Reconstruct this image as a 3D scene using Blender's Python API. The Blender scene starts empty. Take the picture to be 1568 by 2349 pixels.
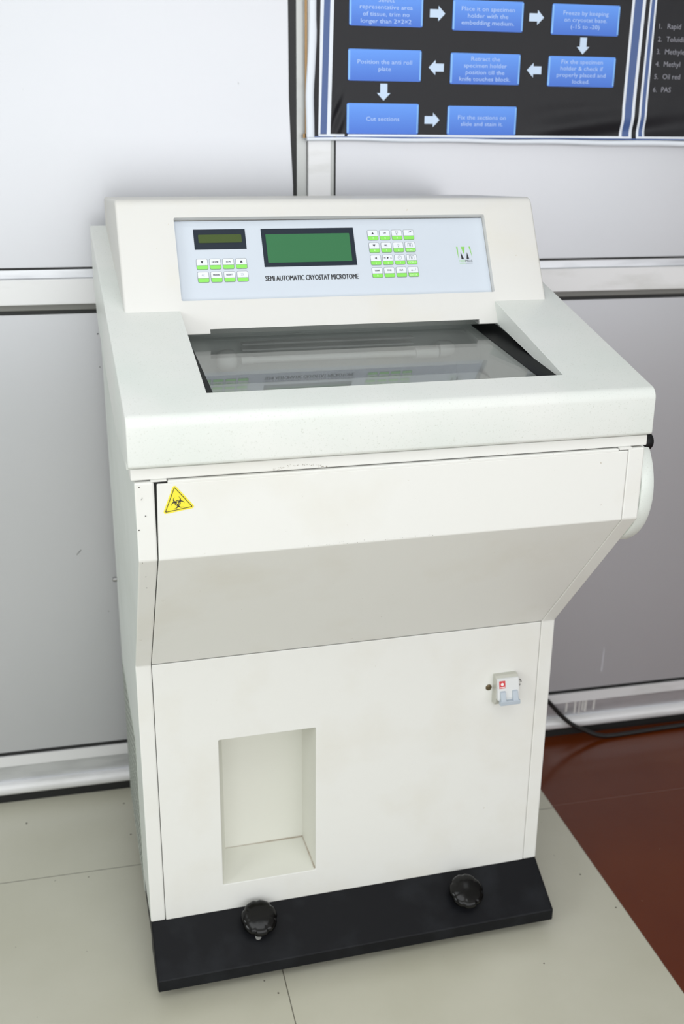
import bpy, bmesh, math, random
from math import sin, cos, pi, radians, atan2, exp, sqrt
from mathutils import Vector, Matrix
random.seed(4)
C = bpy.context.scene.collection
SC = bpy.context.scene

# ------------------------------------------------------------------ camera
PSI = 0.0311                       # the machine stands turned by this against the wall
D = 0.5457                         # distance of the wall panels from the origin
cam = bpy.data.objects.new('camera', bpy.data.cameras.new('camera')); C.objects.link(cam)
yaw, pitch, roll = 0.26402 - PSI, 0.3421, 0.0096
fw = Vector((sin(yaw)*cos(pitch), cos(yaw)*cos(pitch), -sin(pitch)))
r0 = Vector((cos(yaw), -sin(yaw), 0)); u0 = r0.cross(fw)
rr = cos(roll)*r0 + sin(roll)*u0; uu = -sin(roll)*r0 + cos(roll)*u0
cam.matrix_world = Matrix(((rr.x, uu.x, -fw.x, -0.0345), (rr.y, uu.y, -fw.y, -1.506), (rr.z, uu.z, -fw.z, 1.3501), (0, 0, 0, 1)))
cam.data.sensor_fit = 'HORIZONTAL'; cam.data.sensor_width = 24.0
cam.data.lens = 24.0*2471.8/1568
cam.data.clip_start = 0.05
cam.data.dof.use_dof = True; cam.data.dof.focus_distance = 1.52; cam.data.dof.aperture_fstop = 4.5
SC.camera = cam

# ------------------------------------------------------------------ world, lights, exposure
w = bpy.data.worlds.new('world'); SC.world = w; w.use_nodes = True
w.node_tree.nodes['Background'].inputs[0].default_value = (0.9, 0.95, 1, 1)
w.node_tree.nodes['Background'].inputs[1].default_value = 0.3
def area(name, loc, target, sx, sy, power, col=(1, 1, 1)):
    l = bpy.data.lights.new(name, 'AREA'); l.shape = 'RECTANGLE'; l.size = sx; l.size_y = sy; l.energy = power; l.color = col
    o = bpy.data.objects.new(name, l); C.objects.link(o); o.location = loc
    o.rotation_euler = (Vector(target)-Vector(loc)).to_track_quat('-Z', 'Y').to_euler()
    return o
area('ceiling_lamp_light', (0.2, -1.5, 2.72), (0.2, -1.5, 0), 1.8, 1.2, 15, (0.94, 0.975, 1))
area('ceiling_lamp_light', (0.3, -0.3, 2.72), (0.3, -0.3, 0), 2.4, 0.35, 4, (0.94, 0.975, 1))
area('window_light', (0.95, -3.45, 1.50), (0.95, 0, 1.50), 5.5, 2.25, 88, (0.955, 0.975, 1))
area('side_fill_light', (-2.3, -1.2, 1.5), (0, -.2, 1.0), 1.8, 1.2, 30, (0.93, 0.97, 1))  # fill light added to brighten the left side of the machine
SC.view_settings.view_transform = 'Standard'; SC.view_settings.look = 'None'
SC.view_settings.gamma = 1; SC.view_settings.use_curve_mapping = False
SC.view_settings.exposure = -0.05

# ------------------------------------------------------------------ materials
def S(c):                          # sRGB 0-255 to linear
    return tuple((v/255/12.92 if v/255 <= 0.04045 else ((v/255+0.055)/1.055)**2.4) for v in c)
def mat(name, rgb, rough=0.5, metal=0.0, spec=0.5, noise=None, bump=None, emit=None, coat=0):
    m = bpy.data.materials.new(name); m.use_nodes = True; nt = m.node_tree; b = nt.nodes['Principled BSDF']
    col = (*S(rgb), 1)
    b.inputs['Base Color'].default_value = col; b.inputs['Roughness'].default_value = rough
    b.inputs['Metallic'].default_value = metal; b.inputs['Specular IOR Level'].default_value = spec
    b.inputs['Coat Weight'].default_value = coat; b.inputs['Coat Roughness'].default_value = 0.1
    tc = nt.nodes.new('ShaderNodeTexCoord')
    if noise:                      # list of (rgb2, scale, lo, hi, stretch)
        prev = None
        for rgb2, sc_, lo, hi, st in noise:
            mp = nt.nodes.new('ShaderNodeMapping'); mp.inputs['Scale'].default_value = st
            nt.links.new(tc.outputs['Object'], mp.inputs['Vector'])
            n = nt.nodes.new('ShaderNodeTexNoise'); n.inputs['Scale'].default_value = sc_; n.inputs['Detail'].default_value = 6
            nt.links.new(mp.outputs[0], n.inputs['Vector'])
            r = nt.nodes.new('ShaderNodeMapRange'); r.inputs['From Min'].default_value = lo; r.inputs['From Max'].default_value = hi
            nt.links.new(n.outputs['Fac'], r.inputs['Value'])
            mx = nt.nodes.new('ShaderNodeMix'); mx.data_type = 'RGBA'
            nt.links.new(r.outputs[0], mx.inputs['Factor'])
            mx.inputs[7].default_value = (*S(rgb2), 1)
            if prev is None: mx.inputs[6].default_value = col
            else: nt.links.new(prev, mx.inputs[6])
            prev = mx.outputs[2]
        nt.links.new(prev, b.inputs['Base Color'])
    if bump:
        n = nt.nodes.new('ShaderNodeTexNoise'); n.inputs['Scale'].default_value = bump[0]; n.inputs['Detail'].default_value = 3
        nt.links.new(tc.outputs['Object'], n.inputs['Vector'])
        bp = nt.nodes.new('ShaderNodeBump'); bp.inputs['Strength'].default_value = bump[1]; bp.inputs['Distance'].default_value = bump[2]
        nt.links.new(n.outputs['Fac'], bp.inputs['Height']); nt.links.new(bp.outputs[0], b.inputs['Normal'])
    if emit:
        b.inputs['Emission Color'].default_value = (*S(emit[0]), 1); b.inputs['Emission Strength'].default_value = emit[1]
    return m
one = (1, 1, 1)
M = {}
M['paint'] = mat('cream_paint', (235, 235, 231), 0.45, noise=[((229, 227, 219), 7, .5, .8, one), ((196, 190, 176), 160, .73, .78, one)], bump=(420, .12, .0004))
M['side'] = mat('side_shaded_paint', (222, 227, 222), 0.45, noise=[((208, 214, 207), 5, .45, .8, one)], bump=(420, .12, .0004))  # darker grey-green: shade of the left face put into the paint colour
M['lid'] = mat('lid_paint', (232, 234, 230), 0.40, noise=[((221, 228, 222), 5, .42, .75, one), ((206, 210, 202), 520, .60, .76, one)], bump=(420, .12, .0004))  # green noise tint stands for reflected room light; fine specks are dust
M['console'] = mat('console_paint', (223, 222, 218), 0.5, noise=[((222, 219, 210), 9, .5, .8, one), ((205, 198, 184), 140, .74, .79, one)], bump=(420, .12, .0004))
M['gap'] = mat('dark_gap', (22, 22, 20), 0.8)
M['black'] = mat('black_paint', (15, 16, 20), 0.5, spec=0.2, noise=[((30, 32, 36), 14, .5, .75, one)], bump=(300, .1, .0004))
M['knob'] = mat('black_bakelite', (7, 7, 7), 0.14, spec=.32)
M['rubber'] = mat('black_rubber', (20, 21, 23), 0.5, spec=.3)
M['gasket'] = mat('black_gasket', (24, 25, 25), 0.55)
M['gasket_dark'] = mat('window_gasket', (10, 11, 13), 0.5, spec=.15)
M['panel'] = mat('panel_film', (208, 216, 226), 0.4, spec=.3)
M['key_white'] = mat('key_white', (232, 236, 243), 0.35)
M['key_green'] = mat('key_green', (140, 228, 92), 0.4)
M['key_line'] = mat('key_line', (112, 120, 128), 0.4)
M['ink'] = mat('black_ink', (34, 36, 42), 0.4)
M['ink_pale'] = mat('pale_ink', (214, 250, 190), 0.4)
M['ink_grey'] = mat('grey_ink', (128, 136, 146), 0.4)
M['lcd_frame'] = mat('lcd_frame', (24, 36, 50), 0.4, spec=.25)
M['lcd_small'] = mat('lcd_small', (68, 86, 38), 0.45, spec=.25)
M['lcd_big'] = mat('lcd_big', (54, 116, 74), 0.45, spec=.25)
M['yellow'] = mat('sticker_yellow', (250, 232, 60), 0.45)
M['wall'] = mat('wall_laminate', (198, 199, 203), 0.34, metal=0.5, noise=[((194, 196, 200), 2.2, .4, .8, one), ((170, 172, 174), 60, .76, .79, one)])
M['alu'] = mat('aluminium_trim', (214, 216, 220), 0.36, metal=0.75, noise=[((188, 190, 194), 9, .45, .8, (1, 1, 6))])
M['alu_white'] = mat('white_trim', (233, 233, 234), 0.38, metal=0.1, noise=[((214, 214, 212), 16, .52, .8, (.5, 1, 2))])
M['alu_shaded'] = mat('shaded_trim', (128, 128, 124), 0.5, metal=0.4)
M['alu_flange'] = mat('grey_flange', (186, 188, 186), 0.42, metal=0.5, noise=[((160, 162, 160), 14, .5, .8, one)])
M['brass'] = mat('old_brass', (112, 98, 74), 0.4, metal=0.7)
M['steel'] = mat('steel', (150, 150, 150), 0.3, metal=1)
M['chamber'] = mat('chamber_lining', (240, 238, 232), 0.5)
M['tube'] = mat('tube_glass', (240, 240, 236), 0.15)
M['socket'] = mat('socket_plastic', (238, 238, 234), 0.4)
M['mcb'] = mat('breaker_plastic', (222, 224, 224), 0.35)
M['mcb_clear'] = mat('breaker_housing', (196, 196, 186), 0.25)
M['mcb_tog'] = mat('breaker_toggle', (184, 194, 204), 0.35)
M['red'] = mat('label_red', (214, 60, 66), 0.4)
M['white'] = mat('label_white', (245, 240, 240), 0.4)
M['bolt'] = mat('bolt_grey', (150, 150, 146), 0.5)
M['flex_black'] = mat('flex_print_black', (30, 30, 34), 0.4, spec=0.28, bump=(30, .25, .002))
M['flex_white'] = mat('flex_print_white', (232, 238, 246), 0.4)
M['flex_blue'] = mat('flex_print_blue', (70, 96, 150), 0.4)
M['flex_arrow'] = mat('flex_print_arrow', (206, 226, 250), 0.45)
M['flex_text'] = mat('flex_print_text', (190, 216, 255), 0.45)
M['flex_list'] = mat('flex_print_list', (150, 150, 160), 0.45)
M['flex_edge'] = mat('flex_box_edge', (140, 196, 255), 0.45)
M['batten'] = mat('wood_batten', (176, 140, 92), 0.7)
M['cable'] = mat('cable_black', (22, 22, 22), 0.35)
M['under'] = mat('underside_dark', (60, 60, 56), 0.6)
M['vent'] = mat('vent_dusty', (205, 212, 196), 0.7)
M['vent_dark'] = mat('vent_dark', (96, 100, 92), 0.7)

# blue printed box: printed gradient from light to deep blue over each box height (design of the print)
def box_mat():
    m = mat('flex_print_box', (90, 145, 240), 0.42); nt = m.node_tree; b = nt.nodes['Principled BSDF']
    tc = nt.nodes.new('ShaderNodeTexCoord'); sp = nt.nodes.new('ShaderNodeSeparateXYZ'); cr = nt.nodes.new('ShaderNodeValToRGB')
    nt.links.new(tc.outputs['Generated'], sp.inputs[0]); nt.links.new(sp.outputs['Z'], cr.inputs[0])
    cr.color_ramp.elements[0].color = (*S((66, 116, 216)), 1); cr.color_ramp.elements[1].color = (*S((100, 160, 252)), 1)
    nt.links.new(cr.outputs[0], b.inputs['Base Color']); return m
M['flex_box'] = box_mat()

# niche paint with the brown dirt line along its lower right corner
def niche_mat():
    m = mat('niche_paint', (228, 228, 219), 0.45); nt = m.node_tree; b = nt.nodes['Principled BSDF']
    tc = nt.nodes.new('ShaderNodeTexCoord'); sp = nt.nodes.new('ShaderNodeSeparateXYZ'); nt.links.new(tc.outputs['Object'], sp.inputs[0])
    def mth(op, a, b_=None):
        n = nt.nodes.new('ShaderNodeMath'); n.operation = op
        for i, v in enumerate((a, b_)):
            if v is None: continue
            if isinstance(v, (int, float)): n.inputs[i].default_value = v
            else: nt.links.new(v, n.inputs[i])
        return n.outputs[0]
    X, Y, Z = sp.outputs
    # right floor corner: x goes .284 -> .281, z .1425 -> .152 with depth
    dx = mth('ABSOLUTE', mth('SUBTRACT', X, mth('SUBTRACT', 0.2838, mth('MULTIPLY', Y, 0.035))))
    dz = mth('ABSOLUTE', mth('SUBTRACT', Z, mth('ADD', 0.1430, mth('MULTIPLY', Y, 0.11))))
    d1 = mth('ADD', dx, dz)
    # back floor corner, fading to the left
    dy = mth('ABSOLUTE', mth('SUBTRACT', Y, 0.084))
    d2 = mth('ADD', mth('ADD', dy, mth('ABSOLUTE', mth('SUBTRACT', Z, 0.152))), mth('MULTIPLY', mth('MAXIMUM', mth('SUBTRACT', 0.255, X), 0), 0.012))
    dd = mth('MINIMUM', d1, d2)
    n = nt.nodes.new('ShaderNodeTexNoise'); n.inputs['Scale'].default_value = 60; nt.links.new(tc.outputs['Object'], n.inputs['Vector'])
    r = nt.nodes.new('ShaderNodeMapRange'); r.inputs['From Min'].default_value = 0.0005; r.inputs['From Max'].default_value = 0.0032
    r.inputs['To Min'].default_value = 0.85; r.inputs['To Max'].default_value = 0
    nt.links.new(dd, r.inputs['Value'])
    f = mth('MULTIPLY', r.outputs[0], mth('ADD', n.outputs['Fac'], 0.25))
    mx = nt.nodes.new('ShaderNodeMix'); mx.data_type = 'RGBA'; nt.links.new(f, mx.inputs['Factor'])
    mx.inputs[6].default_value = (*S((228, 228, 219)), 1); mx.inputs[7].default_value = (*S((128, 96, 56)), 1)
    nt.links.new(mx.outputs[2], b.inputs['Base Color']); return m
M['niche'] = niche_mat()

# clear pane: straight transmission plus Fresnel mirror reflection on both faces
def glass_mat():
    m = bpy.data.materials.new('clear_glass'); m.use_nodes = True; nt = m.node_tree; nt.nodes.clear()
    out = nt.nodes.new('ShaderNodeOutputMaterial'); mx = nt.nodes.new('ShaderNodeMixShader')
    tr = nt.nodes.new('ShaderNodeBsdfTransparent'); tr.inputs[0].default_value = (0.93, 0.95, 0.95, 1)
    gl = nt.nodes.new('ShaderNodeBsdfGlossy'); gl.inputs['Roughness'].default_value = 0.03
    fr = nt.nodes.new('ShaderNodeFresnel'); ge = nt.nodes.new('ShaderNodeNewGeometry')
    io = nt.nodes.new('ShaderNodeMix'); io.data_type = 'FLOAT'
    nt.links.new(ge.outputs['Backfacing'], io.inputs[0]); io.inputs[2].default_value = 1.5; io.inputs[3].default_value = 1/1.5
    nt.links.new(io.outputs[0], fr.inputs['IOR']); nt.links.new(fr.outputs[0], mx.inputs[0])
    nt.links.new(tr.outputs[0], mx.inputs[1]); nt.links.new(gl.outputs[0], mx.inputs[2])
    df = nt.nodes.new('ShaderNodeBsdfDiffuse'); df.inputs[0].default_value = (*S((205, 206, 204)), 1)   # dusty, scratched film on the pane
    mz = nt.nodes.new('ShaderNodeMixShader'); tc = nt.nodes.new('ShaderNodeTexCoord'); n = nt.nodes.new('ShaderNodeTexNoise'); n.inputs['Scale'].default_value = 9
    nt.links.new(tc.outputs['Object'], n.inputs['Vector']); r = nt.nodes.new('ShaderNodeMapRange'); r.inputs['To Min'].default_value = .04; r.inputs['To Max'].default_value = .13
    nt.links.new(n.outputs['Fac'], r.inputs['Value']); nt.links.new(r.outputs[0], mz.inputs[0])
    nt.links.new(mx.outputs[0], mz.inputs[1]); nt.links.new(df.outputs[0], mz.inputs[2]); nt.links.new(mz.outputs[0], out.inputs[0])
    return m
M['glass'] = glass_mat()

# floors: tiles with hairline joints at fixed world positions
def tile_mat(name, rgb, rgb2, speck, joint, rough, x0, y0, step, wj):
    m = mat(name, rgb, rough, noise=[(rgb2, 3.2, .38, .72, one), (speck, 75, .735, .755, one)]); nt = m.node_tree; b = nt.nodes['Principled BSDF']
    src = b.inputs['Base Color'].links[0].from_socket
    tc = nt.nodes.new('ShaderNodeTexCoord'); sp = nt.nodes.new('ShaderNodeSeparateXYZ'); nt.links.new(tc.outputs['Object'], sp.inputs[0])
    outs = []
    for ax, o0 in ((0, x0), (1, y0)):
        a = nt.nodes.new('ShaderNodeMath'); a.operation = 'SUBTRACT'; nt.links.new(sp.outputs[ax], a.inputs[0]); a.inputs[1].default_value = o0 - step/2
        md = nt.nodes.new('ShaderNodeMath'); md.operation = 'FLOORED_MODULO'; nt.links.new(a.outputs[0], md.inputs[0]); md.inputs[1].default_value = step
        s = nt.nodes.new('ShaderNodeMath'); s.operation = 'SUBTRACT'; nt.links.new(md.outputs[0], s.inputs[0]); s.inputs[1].default_value = step/2
        ab = nt.nodes.new('ShaderNodeMath'); ab.operation = 'ABSOLUTE'; nt.links.new(s.outputs[0], ab.inputs[0])
        lt = nt.nodes.new('ShaderNodeMath'); lt.operation = 'LESS_THAN'; nt.links.new(ab.outputs[0], lt.inputs[0]); lt.inputs[1].default_value = wj
        outs.append(lt.outputs[0])
    mxm = nt.nodes.new('ShaderNodeMath'); mxm.operation = 'MAXIMUM'; nt.links.new(outs[0], mxm.inputs[0]); nt.links.new(outs[1], mxm.inputs[1])
    mx = nt.nodes.new('ShaderNodeMix'); mx.data_type = 'RGBA'; nt.links.new(mxm.outputs[0], mx.inputs['Factor'])
    nt.links.new(src, mx.inputs[6]); mx.inputs[7].default_value = (*S(joint), 1); nt.links.new(mx.outputs[2], b.inputs['Base Color'])
    return m
M['tile'] = tile_mat('beige_tile', (198, 196, 180), (188, 186, 168), (104, 98, 88), (108, 104, 92), 0.28, .2126, .276, .6417, .0009)
M['brown'] = tile_mat('brown_tile', (98, 42, 8), (90, 35, 6), (120, 76, 56), (118, 76, 62), 0.18, .8544, .283, .6417, .0007)

M['brown'].node_tree.nodes['Principled BSDF'].inputs['Specular IOR Level'].default_value = 0.36

# ------------------------------------------------------------------ helpers
def link(name, me, mats, parent=None):
    o = bpy.data.objects.new(name, me); C.objects.link(o)
    for m in mats: me.materials.append(M[m] if isinstance(m, str) else m)
    if parent: o.parent = parent
    return o
def obj(name, bm, mats, parent=None, smooth=None, recalc=True):
    if recalc: bmesh.ops.recalc_face_normals(bm, faces=bm.faces)
    me = bpy.data.meshes.new(name); bm.to_mesh(me); bm.free()
    if isinstance(mats, str): mats = [mats]
    o = link(name, me, mats, parent)
    if smooth is not None:
        for p in me.polygons: p.use_smooth = True
        me.set_sharp_from_angle(angle=radians(smooth))
    return o
def bake(o, smooth=None):
    dg = bpy.context.evaluated_depsgraph_get(); dg.update()
    me = bpy.data.meshes.new_from_object(o.evaluated_get(dg)); o.modifiers.clear(); o.data = me
    if smooth is not None:
        for p in me.polygons: p.use_smooth = True
        me.set_sharp_from_angle(angle=radians(smooth))
    return o
def bevel(o, width, seg=3, ang=30):
    m = o.modifiers.new('bevel', 'BEVEL'); m.width = width; m.segments = seg; m.limit_method = 'ANGLE'; m.angle_limit = radians(ang)
    m.harden_normals = False
    return o
def cutby(o, cutters):
    for c in cutters:
        m = o.modifiers.new('cut', 'BOOLEAN'); m.operation = 'DIFFERENCE'; m.object = c; m.solver = 'EXACT'
    bake(o)
    for c in cutters: bpy.data.objects.remove(c)
def box(bm, x0, x1, y0, y1, z0, z1, mi=0):
    v = [bm.verts.new((x, y, z)) for x in (x0, x1) for y in (y0, y1) for z in (z0, z1)]
    for f in ((0, 1, 3, 2), (4, 6, 7, 5), (0, 4, 5, 1), (2, 3, 7, 6), (0, 2, 6, 4), (1, 5, 7, 3)):
        fc = bm.faces.new([v[i] for i in f]); fc.material_index = mi
def prism(bm, poly, x0, x1, mi=0, axis='x'):
    def P(a, b, t): return (t, a, b) if axis == 'x' else ((a, t, b) if axis == 'y' else (a, b, t))
    A = [bm.verts.new(P(a, b, x0)) for a, b in poly]; B = [bm.verts.new(P(a, b, x1)) for a, b in poly]
    n = len(poly); fs = [bm.faces.new(A), bm.faces.new(B[::-1])]
    for i in range(n): fs.append(bm.faces.new((A[i], A[(i+1) % n], B[(i+1) % n], B[i])))
    for f in fs: f.material_index = mi
def lathe(bm, prof, origin, axis, seg=40, mi=0, rad=None):
    """prof: list of (r, h) along the axis; rad(angle) scales the radius"""
    ax = Vector(axis).normalized(); t = Vector((1, 0, 0)) if abs(ax.x) < .9 else Vector((0, 1, 0))
    e1 = ax.cross(t).normalized(); e2 = ax.cross(e1); O = Vector(origin); rings = []
    for r, h in prof:
        if r < 1e-7: rings.append([bm.verts.new(O+ax*h)]); continue
        rings.append([bm.verts.new(O+ax*h+(e1*cos(2*pi*i/seg)+e2*sin(2*pi*i/seg))*r*(rad(2*pi*i/seg, r) if rad else 1)) for i in range(seg)])
    for a, b in zip(rings, rings[1:]):
        for i in range(seg):
            j = (i+1) % seg
            if len(a) == 1: f = bm.faces.new((a[0], b[i], b[j]))
            elif len(b) == 1: f = bm.faces.new((a[i], a[j], b[0]))
            else: f = bm.faces.new((a[i], a[j], b[j], b[i]))
            f.material_index = mi
def tube(bm, pts, r, seg=12, mi=0):
    pts = [Vector(p) for p in pts]; rings = []
    for i, p in enumerate(pts):
        tdir = (pts[min(i+1, len(pts)-1)]-pts[max(i-1, 0)]).normalized()
        up = Vector((0, 0, 1)) if abs(tdir.z) < .95 else Vector((0, 1, 0))
        a = tdir.cross(up).normalized(); b = tdir.cross(a)
        rings.append([bm.verts.new(p+(a*cos(2*pi*k/seg)+b*sin(2*pi*k/seg))*r) for k in range(seg)])
    for A, B in zip(rings, rings[1:]):
        for k in range(seg): bm.faces.new((A[k], A[(k+1) % seg], B[(k+1) % seg], B[k])).material_index = mi
    bm.faces.new(rings[0]); bm.faces.new(rings[-1][::-1])
def smoothpath(pts, n=10):
    P_ = [Vector(p) for p in pts]; out = []
    for i in range(len(P_)-1):
        a = P_[max(i-1, 0)]; b = P_[i]; c = P_[i+1]; d = P_[min(i+2, len(P_)-1)]
        for k in range(n):
            t = k/n
            out.append(0.5*((2*b)+(-a+c)*t+(2*a-5*b+4*c-d)*t*t+(-a+3*b-3*c+d)*t**3))
    return out+[P_[-1]]
def rrect(x0, x1, y0, y1, r, n=5):
    out = []
    for cx, cy, a0 in ((x1-r, y1-r, 0), (x0+r, y1-r, 90), (x0+r, y0+r, 180), (x1-r, y0+r, 270)):
        for k in range(n+1):
            a = radians(a0+90*k/n); out.append((cx+r*cos(a), cy+r*sin(a)))
    return out
# flat prints: polygons in (u, v) mapped by a function f(u, v, height) to 3-D
def poly2(bm, pts, f, h, mi):
    return bm.faces.new([bm.verts.new(f(u, v, h)) for u, v in pts]).__setattr__('material_index', mi)
def slab2(bm, pts, f, h0, h1, mi):
    A = [bm.verts.new(f(u, v, h0)) for u, v in pts]; B = [bm.verts.new(f(u, v, h1)) for u, v in pts]; n = len(pts)
    fs = [bm.faces.new(B), bm.faces.new(A[::-1])]+[bm.faces.new((A[i], A[(i+1) % n], B[(i+1) % n], B[i])) for i in range(n)]
    for q in fs: q.material_index = mi
def ring2(bm, outer, inner, f, h, mi):
    A = [bm.verts.new(f(u, v, h)) for u, v in outer]; B = [bm.verts.new(f(u, v, h)) for u, v in inner]; n = len(outer)
    for i in range(n): bm.faces.new((A[i], A[(i+1) % n], B[(i+1) % n], B[i])).material_index = mi
_tx = {}
def text_geo(s, bold=0.0, space=1.0):
    k = (s, bold, space)
    if k in _tx: return _tx[k]
    cu = bpy.data.curves.new('lettering', 'FONT'); cu.body = s; cu.size = 1; cu.offset = bold; cu.resolution_u = 2; cu.space_character = space
    o = bpy.data.objects.new('lettering', cu); C.objects.link(o)
    dg = bpy.context.evaluated_depsgraph_get(); dg.update()
    me = bpy.data.meshes.new_from_object(o.evaluated_get(dg))
    vs = [(v.co.x, v.co.y) for v in me.vertices]; fs = [list(p.vertices) for p in me.polygons]
    bpy.data.objects.remove(o); bpy.data.meshes.remove(me); bpy.data.curves.remove(cu)
    _tx[k] = (vs, fs); return _tx[k]
def text2(bm, s, f, h, mi, x0=None, x1=None, base=0.0, cap=0.01, cx=None, bold=0.0, maxw=None, space=1.0, wide=1.0):
    """cap = height of a capital letter; width free, or fitted between x0 and x1"""
    vs, fs = text_geo(s, 0.0, space)
    if not vs: return
    if bold:                       # heavier strokes: the same lettering set twice, a hair apart
        dx = bold*cap*.9
        for q in (-1, 1): text2(bm, s, f, h+q*.00001, mi, None if x0 is None else x0+q*dx, None if x1 is None else x1+q*dx, base, cap, None if cx is None else cx+q*dx, 0.0, maxw, space, wide)
        return
    lo = min(v[0] for v in vs); hi = max(v[0] for v in vs); sy = cap/0.70
    if x0 is not None and x1 is not None: sx = (x1-x0)/(hi-lo); ox = x0-lo*sx
    else:
        sx = sy*wide
        if maxw and (hi-lo)*sx > maxw: sx = maxw/(hi-lo)
        ox = (cx-(lo+hi)/2*sx) if cx is not None else x0-lo*sx
    V = [bm.verts.new(f(ox+u*sx, base+v*sy, h)) for u, v in vs]
    for q in fs:
        try: bm.faces.new([V[i] for i in q]).material_index = mi
        except ValueError: pass
def structure(o, label=None):
    o['kind'] = 'structure'
    if label: o['label'] = label
    return o

# ------------------------------------------------------------------ the room
XL, XR, YF, H = -2.4, 3.9, -3.6, 2.8
bm = bmesh.new(); box(bm, XL, .8544, YF, D+.03, -.05, 0); structure(obj('floor', bm, 'tile'), 'beige polished floor tiles with thin joints')
bm = bmesh.new(); box(bm, .8544, XR, YF, D+.03, -.05, 0); structure(obj('floor', bm, 'brown'), 'reddish brown glossy floor tiles at the right')
plain = mat('plain_wall', (205, 205, 202), 0.7); ceil_m = mat('ceiling_white', (235, 235, 232), 0.8)
bm = bmesh.new(); box(bm, XL, XR, YF, D+.1, H, H+.05); structure(obj('ceiling', bm, [ceil_m]))
bm = bmesh.new(); box(bm, XL-.05, XL, YF, D+.1, -.05, H); structure(obj('wall_left', bm, [plain]))
bm = bmesh.new(); box(bm, XR, XR+.05, YF, D+.1, -.05, H); structure(obj('wall_right', bm, [mat('dim_wall', (120, 114, 108), .7)]))
bm = bmesh.new(); box(bm, XL, XR, YF-.05, YF, -.05, H); structure(obj('wall_front', bm, [plain]))
# back wall: black backing with white laminate panels, gaps show the black gaskets
bm = bmesh.new()
box(bm, XL, XR, D+.008, D+.1, 0, H, 1)
for x0, x1, z0, z1 in ((XL, .3597, 1.1078, H), (.4337, XR, 1.1078, H), (XL, XR, .118, 1.0245)):
    box(bm, x0, x1, D, D+.02, z0, z1, 0)
box(bm, XL, XR, D-.0008, D+.009, .1075, .1186, 1); box(bm, XL, XR, D-.0008, D+.009, 1.0240, 1.0312, 1); box(bm, .36, XR, D-.0008, D+.009, 1.1043, 1.1082, 1); box(bm, XL, .36, D-.0008, D+.009, 1.1043, 1.1082, 1); box(bm, .4303, .4338, D-.0008, D+.009, 1.1082, H, 1)
# black sealing strip beside the post, broader towards the top
prism(bm, [(.3535, 1.1078), (.3597, 1.1078), (.3597, H), (.3455, H), (.3458, 1.56), (.3463, 1.40), (.3490, 1.33), (.3530, 1.25)], D-.0012, D+.002, 1, 'y')
def spot(bm, x, z, y, s, mi):
    n = 9; ph = random.random()*6
    bm.faces.new([bm.verts.new((x+s*cos(ph+a*2*pi/n)*random.uniform(.7, 1.1), y, z+s*sin(ph+a*2*pi/n)*random.uniform(.7, 1.1))) for a in range(n)]).material_index = mi
for x, z, s_ in ((-.0182, .9852, .0017), (-.0183, .9227, .0011), (-.0336, .4201, .0009), (.8556, 1.2323, .0009), (1.0794, 1.1592, .0008), (1.078, .1316, .0012)): spot(bm, x, z, D-.0003, s_, 1 if x < 0 else 2)
prism(bm, [(-.0878, .548), (-.0872, .5475), (-.078, .5575), (-.0795, .5578)], D-.0004, D, 1, 'y')
prism(bm, [(1.0785, .158), (1.0808, .158), (1.0818, .205), (1.0808, .224), (1.0795, .205)], D-.0004, D, 2, 'y')
structure(obj('wall_back', bm, ['wall', 'gasket', mat('pale_scratch', (206, 206, 212), .5)]), 'white laminate partition panels with black gaskets')
# middle rail
bm = bmesh.new()
box(bm, XL, XR, D-.013, D+.01, 1.043, 1.0885, 0)
box(bm, XL, XR, D-.002, D+.01, 1.0885, 1.1045, 1)
box(bm, XL, XR, D-.002, D+.01, 1.031, 1.043, 2)  # lower flange, the main rail's shadow is put into its darker grey
o = structure(obj('trim_1', bm, ['alu_white', 'alu', 'alu_shaded']), 'horizontal aluminium rail across the partition'); bevel(o, .0015, 2)
# vertical post
bm = bmesh.new()
box(bm, .3797, .4222, D-.012, D+.01, 1.0885, H, 0)
box(bm, .3597, .3787, D-.002, D+.01, 1.1045, H, 1)
box(bm, .4222, .4305, D-.002, D+.01, 1.1045, H, 1)
o = structure(obj('trim_2', bm, ['alu_white', 'alu_flange']), 'vertical aluminium post of the partition'); bevel(o, .001, 2)
# foot profile
bm = bmesh.new()
box(bm, XL, XR, D-.005, D+.007, .0875, .1112, 0)
box(bm, XL, XR, D+.001, D+.02, .040, .0875, 1)
for x, w_, z0 in ((.999, .0028, .060), (1.021, .0030, .054), (1.040, .0024, .060), (1.0475, .0036, .056), (1.069, .0028, .058), (1.032, .0018, .050)):
    prism(bm, [(x-w_, z0), (x+w_*.6, z0), (x+w_, .085), (x-w_*.7, .085)], D+.0004, D+.001, 4, 'y')
A = [( D+.004, .048)]+[(D-.003-.012*sin(radians(a)), .034+.0135*cos(radians(a))) for a in range(0, 181, 15)]+[(D+.004, .0205)]
prism(bm, A, XL, XR, 2)
box(bm, XL, XR, D-.003, D+.01, 0, .021, 3)
structure(obj('baseboard_back', bm, ['alu_white', 'alu', 'alu_white', 'gasket', mat('dried_drip', (214, 212, 208), .6)], smooth=40), 'aluminium foot rail of the partition with black foot strip')

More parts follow.
